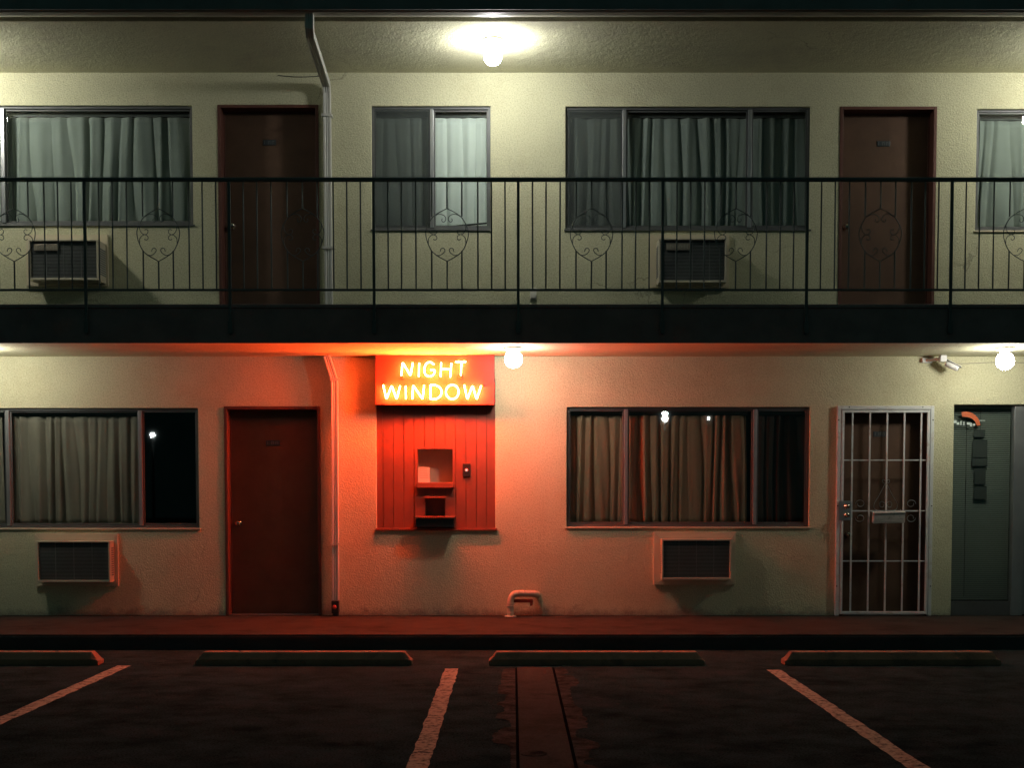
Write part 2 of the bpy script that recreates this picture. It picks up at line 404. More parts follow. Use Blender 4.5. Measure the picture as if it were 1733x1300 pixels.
# roof: soffit, dark gap, gutter
YR = -1.385
MB().box(XL, XR, YR, .2, Z_SOF2, Z_SOF2+.04).build('soffit', 'soffit', BLD, bevel=.006)
MB().box(XL, XR, YR-.02, 6, Z_SOF2+.045, Z_SOF2+.28).box(XL, XR, YR-.09, YR-.021, Z_SOF2+.06, Z_SOF2+.28).build('roof', 'gutterdark', BLD)
MB().box(XL, XR, 4.0, 4.1, 0, Z_SOF2).box(XL, XL+.1, .21, 3.99, 0, Z_SOF2).box(XR-.1, XR, .21, 3.99, 0, Z_SOF2)\
    .box(XL+.11, XR-.11, .21, 3.99, Z_SLAB-.12, Z_SLAB-.1).box(XL+.11, XR-.11, .21, 3.99, Z_SOF2-.12, Z_SOF2-.1)\
    .box(XL+.11, XR-.11, .21, 3.99, -.05, 0.0).build('room_shell', 'room', BLD)
gt = thing('roof_gutter', (0, YR-.16, Z_SOF2), 'long pale bottomed rain gutter along the roof edge above the balcony', 'gutter')
yg0, yg1 = YR-.085, YR-.215
poly = [(yg0, Z_SOF2+.15), (yg0, Z_SOF2+.012), (yg0-.015, Z_SOF2+.002), (yg0-.06, Z_SOF2-.002), (yg1+.02, Z_SOF2+.006), (yg1, Z_SOF2+.035), (yg1-.02, Z_SOF2+.09), (yg1-.02, Z_SOF2+.15)]
MB().prismx(poly, XL, XR).build('trough', 'gutter', gt)
MB().box(XL, XR, yg1-.032, yg1-.022, Z_SOF2+.012, Z_SOF2+.34).build('front_board', 'gutterdark', gt)

# ------------------------------------------------------------------ windows
def window(key, mulls, screens=(), sash='aludark', lightm='alu', yf=.03):
    x0, x1, z0, z1 = H[key]; fw = .022
    b = MB()
    b.box(x0, x0+fw, yf, yf+.06, z0, z1).box(x1-fw, x1, yf, yf+.06, z0, z1).box(x0+fw, x1-fw, yf, yf+.06, z1-fw, z1).box(x0+fw, x1-fw, yf, yf+.06, z0, z0+fw*1.3)
    w = b.build('window', sash, BLD, bevel=.002)
    MB().box(x0-.012, x1+.016, -.014, yf-.001, z0-.011, z0+.005).build('sill', 'aludark' if key.startswith('w_u') else 'actrim', w, bevel=.003)
    edges = [x0+fw]
    for px in mulls:
        xm = at(px, 300 if key[2] != 'l' else 790, .05)[0]
        MB().box(xm-.018, xm+.018, yf-.008, yf+.05, z0+fw*1.3, z1-fw).build('mullion', lightm, w, bevel=.003)
        edges += [xm-.018, xm+.018]
    edges.append(x1-fw)
    for i in range(0, len(edges), 2):
        a, c = edges[i], edges[i+1]
        n = i//2
        st = .016; yo = .012*(n % 2)
        MB().box(a, a+st, yf+.012+yo, yf+.03+yo, z0+.03, z1-.023).box(c-st, c, yf+.012+yo, yf+.03+yo, z0+.03, z1-.023)\
            .box(a+st, c-st, yf+.012+yo, yf+.03+yo, z1-.023-st, z1-.023).box(a+st, c-st, yf+.012+yo, yf+.03+yo, z0+.03, z0+.03+st*1.4).build('sash', sash, w, bevel=.002)
        MB().box(a+st, c-st, yf+.019+yo, yf+.023+yo, z0+.03+st*1.4, z1-.023-st).build('pane', 'glass', w)
        if n in screens:
            MB().box(a+.004, c-.004, yf+.004, yf+.006, z0+.032, z1-.025).build('insect_screen', 'screen', w)
    return w
window('w_ul', (7,), ())
w = window('w_uc', (731,), (0,))
window('w_ur', (1056, 1268), (0,))
window('w_rr', (1790,), ())
window('w_ll', (15, 239), ())
window('w_lr', (1059, 1277), ())
# dropped lower rail leaning across the right pane of the middle upper window
xa, za = at(735, 386, .1); xb, zb = at(829, 377, .1)
MB().tube([(xa, .1, za), (xb, .1, zb)], .009, 6).build('loose_rail', 'black', w)

def curtain(x0, x1, z0, z1, y, m, label, seed, fold=.075, amp=.02):
    rnd = random.Random(seed); b = MB()
    # fold phase advances unevenly so no two pleats match
    nx = int((x1-x0)/.006); nz = 16
    warp = [(rnd.uniform(2,9), rnd.uniform(0,6.3), rnd.uniform(.2,.75)) for _ in range(5)]
    amps = [(rnd.uniform(1,6), rnd.uniform(0,6.3)) for _ in range(4)]
    grid = []
    for j in range(nz+1):
        tz = j/nz; z = z1+(z0-z1)*tz; row = []
        for i in range(nx+1):
            x = x0+(x1-x0)*i/nx
            ph = 2*math.pi*x/fold + sum(a*math.sin(f*x*2.2+p+.5*tz*k) for k, (f, p, a) in enumerate(warp))*1.25
            A = amp*(.35+.9*abs(sum(math.sin(f*x+p) for f, p in amps))/2.2)
            A *= .75+.45*tz
            s = 2*abs(math.sin(ph*.5+.3*math.sin(tz*3+x*5)))**.85-1
            yy = y - A*(s+.25*math.sin(1.7*ph+1)) + .006*math.sin(9*x+5*tz)
            xx = x+.010*tz*math.sin(6*x+seed)+.012*math.cos(ph)*tz*.6
            row.append(b.bm.verts.new((xx, yy, z)))
        grid.append(row)
    for j in range(nz):
        for i in range(nx): b.bm.faces.new((grid[j][i], grid[j][i+1], grid[j+1][i+1], grid[j+1][i]))
    o = b.build('curtain', m, None, True)
    md = o.modifiers.new('cloth', 'SOLIDIFY'); md.thickness = .0015
    return tag(o, label, 'curtain', 'pleated curtains behind the motel windows')
def cur(key, pa, pb, m, label, seed, **k):
    x0, x1, z0, z1 = H[key]; mid = 280 if key[2] != 'l' else 790
    a = at(pa, mid, .15)[0]; c = at(pb, mid, .15)[0]
    curtain(a, c, z0+.03, z1-.075, .15, m, label, seed, **k)
    r = thing('curtain_rod', ((a+c)/2, .15, z1-.055), 'thin rod over the '+' '.join(label.split()[:11]), 'curtain rod')
    MB().box(a, c, .135, .165, z1-.068, z1-.04).build('rail', 'aludark', r)
    MB().box(a-.012, a, .13, .17, z1-.073, z1-.035).build('rail_end', 'aludark', r)
    MB().box(c, c+.012, .13, .17, z1-.073, z1-.035).build('rail_end', 'aludark', r)
cur('w_ul', -90, 323, 'curt', 'pale grey green curtain in the upper window left of the balcony door', 3, fold=.17, amp=.034)
cur('w_uc', 632, 728, 'curt', 'dim pleated curtain behind the screened left half of the narrow upper window', 8, fold=.115, amp=.015)
cur('w_uc', 734, 829, 'curtwhite', 'brightest white pleated curtain in the narrow upper window', 12, fold=.13, amp=.012)
cur('w_ur', 961, 1367, 'curt', 'wide grey green curtain in the upper window above the right balcony air conditioner', 21, fold=.14, amp=.032)
cur('w_rr', 1656, 1850, 'curt', 'grey green curtain in the upper window cut off by the right picture edge', 33, fold=.15, amp=.028)
cur('w_lr', 1274, 1366, 'curtdim', 'curtain coloured near black to keep the dim rightmost pane dark in the ground floor window', 63, fold=.12, amp=.02)
cur('w_ll', -80, 6, 'curtlow', 'taupe curtain piece at the far left edge of the ground floor', 39, fold=.14, amp=.016)
cur('w_ll', 25, 236, 'curtlow', 'dark taupe curtain left of the bare black pane on the ground floor', 41, fold=.11, amp=.024)
cur('w_lr', 962, 1262, 'curtneon', 'pleated curtain tinted brown for neon light in the ground floor window right of the neon sign', 57, fold=.105, amp=.024)

# ------------------------------------------------------------------ doors
def door(key, knobside, ky, label, frame='doorframe', platepx=None, yd=.145, dark=False):
    x0, x1, z0, z1 = H[key]; f = .030
    d = MB().box(x0+f+.004, x1-f-.004, yd, yd+.04, z0+.012, z1-f-.004).build('door', 'door', BLD, bevel=.003)
    d['label'] = label
    b = MB()
    b.box(x0, x0+f, -.008, yd+.05, z0, z1).box(x1-f, x1, -.008, yd+.05, z0, z1).box(x0+f, x1-f, -.008, yd+.05, z1-f, z1)
    b.box(x0+f, x0+f+.012, yd-.014, yd-.002, z0+.01, z1-f).box(x1-f-.012, x1-f, yd-.014, yd-.002, z0+.01, z1-f).box(x0+f+.012, x1-f-.012, yd-.014, yd-.002, z1-f-.012, z1-f)
    b.build('door_frame', frame, d, bevel=.003)
    MB().box(x0+f, x1-f, -.004, yd+.03, z0+.0005, z0+.010).build('threshold', 'aludark', d, bevel=.002)
    kx = x0+f+.075 if knobside < 0 else x1-f-.075
    kz = at(500, ky, yd)[1]
    knob(kx, yd, kz, d, r=.029)
    if platepx:
        a, c = at(platepx[0], platepx[2], yd)[0], at(platepx[1], platepx[2], yd)[0]; zz = at(460, platepx[2], yd)[1]
        MB().box(a, c, yd-.005, yd-.0005, zz-.027, zz+.027).build('number_plate', 'plate', d, bevel=.002)
        w = (c-a)/3.6; x = a+w*.35
        for k in range(3):     # small illegible raised digits
            b = MB().box(x, x+w*.22, yd-.0075, yd-.005, zz-.016, zz+.016)
            if k != 0: b.box(x+w*.22, x+w*.5, yd-.0075, yd-.005, zz+.010, zz+.016).box(x+w*.5, x+w*.7, yd-.0075, yd-.005, zz-.016, zz+.016)
            b.build('digit', 'digit', d); x += w*1.05
    return d
door('d_ul', -1, 383, 'dark brown red balcony door beside the upper downspout', platepx=(445,467,241))
door('d_ur', -1, 385, 'brown red balcony door with a deep shadow down its right side', platepx=(1484,1506,243))
door('d_ll', -1, 886, 'plain brown red ground floor door left of the neon sign', platepx=(450,474,750))
x0, x1, z0, z1 = H['d_lr']
gd = door('d_lr', -1, 905, 'brown door behind the white security bars', platepx=(1478,1500,735))

# ------------------------------------------------------------------ white security door (its own thing, screwed over the opening)
gx0, gx1, gz0, gz1 = rect(1415, 687, 1578, 1037, -.03)
SD = thing('security_door', ((gx0+gx1)/2, -.03, 0), 'white barred iron security door over the brown door at right', 'security door')
fw = .036
MB().box(gx0, gx0+fw, -.045, -.001, .004, gz1).box(gx1-fw, gx1, -.045, -.001, .004, gz1).box(gx0+fw, gx1-fw, -.045, -.001, gz1-fw, gz1).build('outer_frame', 'white', SD, bevel=.004)
for xx, zz in [(x_, z_) for x_ in (gx0+.012, gx1-.012) for z_ in (.3, 1.1, 1.95)]+[(gx0+(gx1-gx0)*q, gz1-.014) for q in (.12, .88)]:
    MB().ring((xx, -.045, zz), (0,-1,0), [(0,.007),(.003,.006),(.004,0)], 8).build('screw', 'black', SD)
lx0, lx1, lz1 = gx0+fw+.006, gx1-fw-.006, gz1-fw-.006
MB().box(lx0, lx0+.026, -.05, -.022, .02, lz1).box(lx1-.026, lx1, -.05, -.022, .02, lz1).box(lx0+.026, lx1-.026, -.05, -.022, lz1-.026, lz1).box(lx0+.026, lx1-.026, -.05, -.022, .02, .048).build('gate_frame', 'white', SD, bevel=.003)
for px in (1441, 1470.5, 1499.5, 1528.5, 1557):
    xx = at(px, 860, -.036)[0]
    MB().box(xx-.0075, xx+.0075, -.044, -.029, .048, lz1-.026).build('bar', 'white', SD, bevel=.001)
for py in (779, 865, 950):
    zz = at(1499, py, -.034)[1]
    MB().box(lx0+.026, lx1-.026, -.0285, -.022, zz-.006, zz+.006).build('cross_bar', 'white', SD)
# iron scrolls welded behind the bars
cxp, y_s = at(1499, 860, -.02)[0], -.016
k = 1/170.
def sp(pts): return [(cxp+a*k, y_s, at(1499, c, -.02)[1]) for a, c in pts]
b = MB(); rr = .0035
for s_ in (-1, 1):
    b.tube(spline(sp([(0,816),(s_*4,824),(s_*12,840),(s_*19,852),(s_*19,861),(s_*14,864)]), 6), rr, 5)
    b.tube(spline(sp([(s_*2,852),(s_*6,849),(s_*10,852),(s_*9,858),(s_*4,858),(s_*3,854)]), 6), rr, 5)
    b.tube(spline(sp([(s_*1,814),(s_*5,812),(s_*6,816),(s_*3,818)]), 5), rr, 5)
    for cz, q in ((853, 1), (877, -1)):
        b.tube(spline(sp([(s_*(43+8*math.cos(a)*(1-a/14)), cz-q*7*math.sin(a)*(1-a/14)) for a in [i*.6 for i in range(12)]]), 3), rr, 5)
b.build('scroll', 'steel', SD)
a, c, d0, d1 = rect(1420, 848, 1440, 881, -.05)
lk = MB().box(a, c, -.054, -.05, d0, d1).build('lock_plate', 'steel', SD, bevel=.0015)
for zy in (857, 872):
    knob((a+c)/2+.014, -.054, at(1432, zy, -.05)[1], lk, 'lock_knob', .022, 'brass')
# mailbox hanging on the bars
a, c, d0, d1 = rect(1477, 867, 1530, 885, -.09)
MX = thing('mailbox', ((a+c)/2, -.09, d0), 'small tilted pale metal mail holder hung on the white bars', 'mail holder')
rot = (Vector(((a+c)/2, -.09, (d0+d1)/2)), Matrix.Rotation(R(-1.5), 3, 'Y') @ Matrix.Rotation(R(10), 3, 'X'))
MB().box(a, c, -.125, -.06, d0, d1-.006, rot).build('tray', 'mailbox', MX, bevel=.004)
MB().box(a-.004, c+.004, -.13, -.058, d1-.0055, d1+.004, rot).build('lid', 'mailbox', MX, bevel=.002)
for u0, u1 in ((a+.02, a+.03), (c-.03, c-.02)): MB().box(u0, u1, -.062, -.046, d1-.02, d1+.012, rot).build('hook', 'steel', MX)
for u0 in (.02, .045): MB().box(a+.02, c-.02, -.127, -.1255, d0+u0, d0+u0+.006, rot).build('ridge', 'mailbox', MX)

# ------------------------------------------------------------------ glazed office front at the right edge
x0, x1, z0, z1 = H['shop']; xm0 = at(1712, 850, .06)[0]; xm1 = at(1731, 850, .06)[0]
g = MB().box(x0, x0+.012, .05, .10, z0+.0, z1).box(x1-.04, x1, .05, .10, z0, z1).box(x0+.012, x1-.04, .05, .10, z1-.014, z1).box(x0+.012, xm0, .05, .10, z0, z0+.14)\
    .build('glazed_front', 'aludark', BLD, bevel=.002)
MB().box(xm0, xm1, .02, .11, z0+.001, z1-.015).build('mullion', 'alu', g, bevel=.004)
MB().box(x0+.012, xm0, .07, .075, z0+.141, z1-.015).build('pane', 'glass', g)
MB().box(xm1+.07, x1-.11, .07, .075, z0+.2, z1-.09).build('pane', 'glass', g)
MB().box(xm1+.001, xm1+.07, .055, .095, z0+.01, z1-.016).box(x1-.11, x1-.041, .055, .095, z0+.01, z1-.016).box(xm1+.07, x1-.11, .055, .095, z1-.09, z1-.016).box(xm1+.07, x1-.11, .055, .095, z0+.01, z0+.2).build('door_stile', 'alu', g, bevel=.003)
MB().box(xm1+.003, xm1+.09, .0, .05, z1-.06, z1-.022).build('door_closer', 'black', g, bevel=.004)
bl = thing('window_blind', ((x0+xm0)/2, .17, z1-.03), 'half closed grey green horizontal slat blind in the office glass', 'blind')
MB().box(x0+.015, xm0+.02, .15, .185, z1-.035, z1-.004).build('head_rail', 'slat', bl)
b = MB(); z = z1-.05
while z > z0+.17:
    rt = (Vector((0, .168, z)), Matrix.Rotation(R(42), 3, 'X'))
    b.box(x0+.018, xm0+.015, .157, .179, z-.0006, z+.0006, rt); z -= .0202
b.build('slats', 'slat', bl)
MB().tube([(at(1634,850,.15)[0], .153, z1-.03), (at(1634,850,.15)[0], .153, z0+.18)], .003, 5).build('cord', 'black', bl)
MB().box(x0+.018, xm0+.015, .158, .178, z0+.150, z0+.162).build('bottom_rail', 'slat', bl)
# hanging sign behind the glass: orange arc, white letters, added dark boards below
ha, hz = at(1614, 727, .1)
HS = thing('hanging_window_sign', (ha, .1, hz+.25), 'orange arc sign with white letters inside the office glass', 'window sign')
b = MB(); ro, ri = .185, .145; cxa = at(1633, 725, .1)[0]; cza = at(1633, 722, .1)[1]
poly = [(cxa+ro*math.cos(a)*.82, cza+ro*math.sin(a)*.8) for a in [R(v) for v in range(5, 106, 5)]]+[(cxa+ri*math.cos(a)*.78, cza+ri*math.sin(a)*.66) for a in [R(v) for v in range(105, 4, -5)]]
b.prism(poly, .092, .098).build('arc', 'decal', HS)
b = MB()
for px, py, w_, h_ in ((1616,714,5,5),(1621,717,4,4),(1626,716,2,7),(1631,717,2,6),(1639,717,6,4),(1643,719,3,6),(1648,719,4,3),(1662,712,10,1.2)):
    q = rect(px-w_/2, py-h_/2, px+w_/2, py+h_/2, .1); MB().box(q[0], q[1], .0935, .0975, q[2], q[3]).build('letter', 'decalw', HS)
hb = thing('added_dark_boards', (at(1659,760,.13)[0], .13, at(1659,760,.13)[1]), 'column of dark boards added behind the office glass for unclear dark shapes', 'hanging boards')  # boards added to stand for unclear dark shapes over the blind
for (pa, pb, ya, yb) in ((1648,1667,728,740),(1646,1671,745,775),(1645,1671,776,789),(1649,1668,793,820),(1648,1670,824,845)):
    q = rect(pa, ya, pb, yb, .13); MB().box(q[0], q[1], .128, .134, q[2], q[3]).build('board', 'boardgrey', hb, bevel=.002)
q = rect(1658.5, 700, 1659.5, 845, .13); MB().tube([((q[0]+q[1])/2, .137, q[2]), ((q[0]+q[1])/2, .137, z1-.02)], .002, 5).build('cord', 'black', hb)

# ------------------------------------------------------------------ service hatch under the sign
x0, x1, z0, z1 = H['hatch']
HT = thing('service_hatch', ((x0+x1)/2, 0, z0), 'orange red boarded night window with pay opening and shelf', 'service window')
o1 = rect(707, 760, 766, 817, .02)      # viewing opening
o2 = rect(720, 844, 753, 874, .02)      # tray opening
plain = rect(703, 826, 771, 896, .02)
b = MB(); n = 12; g0 = at(648.4-17.6, 790, .02)[0]; pw = 17.55/170
for i in range(n+1):
    a = max(x0+.001, g0+i*pw+.0028); c = min(x1-.001, g0+(i+1)*pw-.0028)
    if c-a < .01: continue
    segs = [(z0+.012, z1)]
    def cut(segs, lo_, hi_):
        out = []
        for s0, s1 in segs:
            if hi_ <= s0 or lo_ >= s1: out.append((s0, s1))
            else:
                if lo_ > s0: out.append((s0, lo_))
                if hi_ < s1: out.append((hi_, s1))
        return out
    pieces = [(a, c)]
    # split boards at the opening edges so the cut-outs are square
    xsb = sorted({a, c, *[e for e in (o1[0], o1[1], o2[0], o2[1]) if a < e < c]})
    for p, q in zip(xsb, xsb[1:]):
        m_ = (p+q)/2; sg = segs
        if o1[0] < m_ < o1[1]: sg = cut(sg, o1[2], o1[3])
        if o2[0] < m_ < o2[1]: sg = cut(sg, o2[2], o2[3])
        for s0, s1 in sg: b.box(p, q, .018, .036, s0, s1)
b.build('boards', 'red', HT)
MB().box(x0+.001, o1[0], .0365, .045, z0+.01, z1).box(o1[1], x1-.001, .0365, .045, z0+.01, z1).box(o1[0], o1[1], .0365, .045, o1[3], z1).box(o1[0], o2[0], .0365, .045, z0+.01, o1[2]).box(o2[1], o1[1], .0365, .045, z0+.01, o1[2]).box(o2[0], o2[1], .0365, .045, o2[3], o1[2]).box(o2[0], o2[1], .0365, .045, z0+.01, o2[2]).build('backing', 'door', HT)
MB().box(x0-.01, x1+.02, -.022, .017, z0-.014, z0+.011).build('sill', 'red', HT, bevel=.003)
# plain cover board round the tray, ledge, shelf
MB().box(plain[0], o2[0], .006, .0175, z0+.013, o2[3]+.004).box(o2[1], plain[1], .006, .0175, z0+.013, o2[3]+.004).box(o2[0], o2[1], .006, .0175, z0+.013, o2[2]).build('tray_board', 'red', HT, bevel=.002)
q = rect(705, 817, 768, 826, -.02); MB().box(q[0], q[1], -.035, .0175, q[2], q[3]).build('ledge', 'red', HT, bevel=.004)
q = rect(718, 840.5, 755, 843.5, -.02); MB().box(q[0], q[1], -.03, .0055, q[2], q[3]).build('tray_hood', 'red', HT, bevel=.002)
q = rect(702, 874.5, 770, 878, -.15); MB().box(q[0], q[1], -.16, .0055, q[2], q[3]).build('shelf', 'red', HT, bevel=.003)
MB().box(q[0]+.01, q[1]-.01, -.135, .0055, q[2]-.085, q[2]-.001).build('shelf_shade_block', 'black', HT, bevel=.004)  # black block added in place of the shadow under the shelf
MB().box(o1[0]-.05, o1[1]+.05, .22, .23, o1[2]-.05, o1[3]+.05).box(o1[0]-.05, o1[0]-.04, .046, .219, o1[2]-.05, o1[3]+.05).box(o1[1]+.04, o1[1]+.05, .046, .219, o1[2]-.05, o1[3]+.05)\
   .box(o1[0]-.039, o1[1]+.039, .046, .219, o1[2]-.05, o1[2]-.04).box(o1[0]-.039, o1[1]+.039, .046, .219, o1[3]+.04, o1[3]+.05).build('booth_lining', mat('booth_lining_paint', (.55,.45,.34), .1, .8), HT)
MB().box(o2[0]-.01, o2[1]+.01, .15, .16, o2[2]-.02, o2[3]+.02).box(o2[0]-.01, o2[0]-.001, .046, .149, o2[2]-.02, o2[3]+.02).box(o2[1]+.001, o2[1]+.01, .046, .149, o2[2]-.02, o2[3]+.02).build('tray_well', mat('tray_well_metal', (.16,.09,.06), .1, .6), HT)
MB().box(o1[0], o1[1], .038, .041, o1[2], o1[3]).build('pane', 'glass', HT)
q = rect(708, 791, 727, 817, .05)
NP = thing('paper_notice', ((q[0]+q[1])/2, .05, q[2]), 'pale paper notice behind the pay opening glass', 'notice')
MB().box(q[0], q[1], .047, .0485, q[2], q[3]).build('sheet', 'paper', NP)
b = MB()
for i in range(6):
    zz = q[3]-.018-i*.018; b.box(q[0]+.012, q[1]-random.uniform(.01,.035), .0462, .0468, zz-.0022, zz+.0022)
b.build('print', 'ink', NP)
q = rect(783, 785, 796, 807, .01)
CB = thing('call_button', ((q[0]+q[1])/2, .0, q[2]), 'black call button plate with a small lit dot on red boards', 'call button')
MB().box(q[0], q[1], .004, .0175, q[2], q[3]).build('plate', 'black', CB, bevel=.003)
MB().ring(((q[0]+q[1])/2, .004, (q[2]+q[3])/2), (0,-1,0), [(0,.018),(.004,.017),(.005,.0125)], 18).build('bezel', 'valve', CB, True)
MB().ring(((q[0]+q[1])/2, -.0012, (q[2]+q[3])/2), (0,-1,0), [(0,.011),(.004,.010),(.006,.006),(.0065,0)], 16).build('button', 'dot', CB, True)

# ------------------------------------------------------------------ neon sign
YS = -.15
sx0, sx1, sz0, sz1 = rect(635, 604, 837, 685.5, YS)
sz1 = Z_SOF1-.004
NS = thing('neon_sign', ((sx0+sx1)/2, 0, sz0), 'glowing neon NIGHT WINDOW sign on an orange red box', 'neon sign')
MB().box(sx0, sx1, YS, -.002, sz0, sz1).build('cabinet', 'signred', NS, bevel=.004)
def L(pts, closed=False, sm=False):
    out = []
    for a, c in pts:
        x, z = at(540+a/4.814, 580+c/4.814, YS-.07); out.append((x, YS-.07, z))
    if sm: out = spline(out, 6, closed)
    return out
def rounded(pts, r=.018):
    """neon glass bends in short radii, not sharp corners"""
    P = [Vector(p) for p in pts]; out = [P[0]]
    for i in range(1, len(P)-1):
        a = (P[i-1]-P[i]); c = (P[i+1]-P[i]); ra = min(r, a.length*.45); rc = min(r, c.length*.45)
        s0, s1 = P[i]+a.normalized()*ra, P[i]+c.normalized()*rc
        for t in (0, .25, .5, .75, 1): out.append((1-t)**2*s0+2*t*(1-t)*P[i]+t*t*s1)
    out.append(P[-1]); return out
ell = [(1085+52*math.sin(R(a)), 402-58*math.cos(R(a))) for a in range(0, 360, 15)]
letters = {
 'letter_n': [[(670,268),(681,160),(745,270),(764,165)]],
 'letter_i': [[(816,166),(812,276)]],
 'letter_g': [('s', [(936,178),(908,160),(876,170),(857,212),(865,256),(896,275),(930,262),(941,226),(908,222)])],
 'letter_h': [[(995,163),(990,277)], [(1078,168),(1068,282)], [(993,215),(1073,218)]],
 'letter_t': [[(1112,156),(1196,156)], [(1160,158),(1155,266)]],
 'letter_w': [[(522,346),(549,460),(592,350),(632,462),(661,352)]],
 'letter_i2': [[(706,354),(708,459)]],
 'letter_n2': [[(760,458),(766,346),(844,462),(856,346)]],
 'letter_d': [[(908,346),(906,462),(952,461),(990,438),(1001,402),(988,366),(950,346),(908,346)]],
 'letter_o': [('c', ell)],
 'letter_w2': [[(1182,346),(1208,461),(1250,350),(1284,463),(1320,352)]]}
for nm, strokes in letters.items():
    b = MB()
    for st in strokes:
        if isinstance(st, tuple) and st[0] == 's': b.tube(L(st[1], sm=True), .0056, 8)
        elif isinstance(st, tuple): b.tube(L(st[1]), .0056, 8, closed=True)
        else: b.tube(rounded(L(st)), .0056, 8)
    b.build(nm.rstrip('2'), 'neon', NS, True)
for p in ((676,272),(1156,272),(524,344),(1338,344)):
    b = MB(); (x, y, z), = L([p]); b.ring((x, YS, z), (0,-1,0), [(0,.017),(.006,.017),(.012,.012),(.066,.0105),(.069,.006)], 14)
    b.build('electrode_cap', 'cap', NS, True)
for pts in ([(766,165),(790,162),(814,165)], [(812,277),(850,280),(890,276)], [(936,176),(965,162),(994,164)], [(1076,166),(1095,158),(1112,158)],
            [(661,352),(684,350),(706,354)], [(708,460),(735,465),(760,460)], [(856,346),(880,350),(906,347)], [(1001,350),(1030,350),(1060,347)], [(1112,347),(1150,343),(1182,346)], [(1320,352),(1330,348),(1338,344)]):
    MB().tube(spline([(x, y+.006, z) for x, y, z in L(pts)], 4), .0032, 6).build('blackout_tubing', 'cap', NS, True)
for p in ((700,190),(815,220),(858,240),(992,250),(1158,210),(560,430),(707,400),(765,400),(906,400),(1033,400),(1200,430),(1074,190),(1290,440),(650,400),(848,400)):
    (x, y, z), = L([p]); MB().tube([(x, YS, z), (x, YS-.065, z)], .003, 6).build('tube_support', 'cap', NS)

# ------------------------------------------------------------------ air conditioners
def ac(front, wallr, label, trimrect, prot, badge=None, grid=False):
    """front: front face pixels; prot: how far it stands out"""
    Yf = -prot
    a, c, d0, d1 = rect(*front, Yf)
    t = thing('air_conditioner', ((a+c)/2, 0, d0), label, 'air conditioner', 'window air conditioners set through the motel wall')
    # sleeve walls with a lip round the grille
    th = .016
    MB().box(a, c, Yf, .0, d1-th, d1).box(a, c, Yf, .0, d0, d0+th*1.3).box(a, a+th, Yf, .0, d0+th*1.3, d1-th).box(c-th, c, Yf, .0, d0+th*1.3, d1-th).build('sleeve', 'acbody', t, bevel=.003)
    # side louvres
    for s_, xx in ((-1, a), (1, c)):
        b = MB(); zz = d0+.07
        while zz < d1-.06:
            b.box(xx+s_*.0005, xx+s_*.003, Yf+.05, -.04, zz-.007, zz+.007); zz += .022
        b.build('side_louvre', 'acgrill', t)
    b = MB(); n = int((d1-d0-.05)/.0135)
    for i in range(n):
        zz = d0+.03+i*.0135; b.box(a+th, c-th, Yf+.020, Yf+.030, zz-.0028, zz+.0028)
    for q in (.25, .5, .75):
        xx = a+(c-a)*q; b.box(xx-.0025, xx+.0025, Yf+.016, Yf+.0198, d0+th*1.3, d1-th)
    b.build('grille', 'acgrill', t)
    MB().box(a+th, c-th, Yf+.05, Yf+.06, d0+th*1.3, d1-th).build('coil', 'black', t)
    if badge:
        q = rect(*badge, Yf)
        w_ = MB().box(q[0], q[1], Yf+.008, Yf+.0195, q[2], q[3]).build('badge', 'badge', t, bevel=.002)
        b = MB(); x = q[0]+.008
        while x < q[1]-.012:       # worn raised lettering too small to read
            hh = random.choice((.35,.5,.6)); m_ = (q[2]+q[3])/2; e = (q[3]-q[2])*hh/2
            b.box(x, x+.004, Yf+.006, Yf+.0078, m_-e, m_+e)
            if random.random() < .6: b.box(x+.0041, x+.010, Yf+.006, Yf+.0078, m_+e-.004, m_+e)
            x += .015
        b.build('lettering', 'acbody', w_)
    # mitred trim boards on the wall round the sleeve
    ta, tc, t0, t1 = rect(*trimrect, 0)
    ta, tc = min(ta, a-.02), max(tc, c+.02); t1 = max(t1, d1+.02); t0 = min(t0, d0-.02)
    b = MB(); e = .001
    for poly in ([(ta,t1),(tc,t1),(c+e,d1+e),(a-e,d1+e)], [(ta,t0),(a-e,d0-e),(c+e,d0-e),(tc,t0)], [(ta,t0+e),(ta,t1-e),(a-e,d1-e),(a-e,d0+e)], [(tc,t0+e),(c+e,d0+e),(c+e,d1-e),(tc,t1-e)]):
        b.prism(poly, -.028, -.001)
    b.build('trim', 'actrim', t, bevel=.002)
    return t
ac((48,405,166,474), 180, 'balcony air conditioner under the left upper window', (46,398,181,482), .27, badge=(57,413,99,424))
ac((1115,403,1230,478), 0, 'balcony air conditioner under the wide upper window at right', (1100,398,1233,486), .24, badge=(1128,411,1168,423))
ac((62,916,186,986), 0, 'ground floor air conditioner left of the brown door', (61,903,201,992), .16)
ac((1120,913,1238,982), 0, 'ground floor air conditioner under the right curtained window', (1106,901,1244,990), .12)

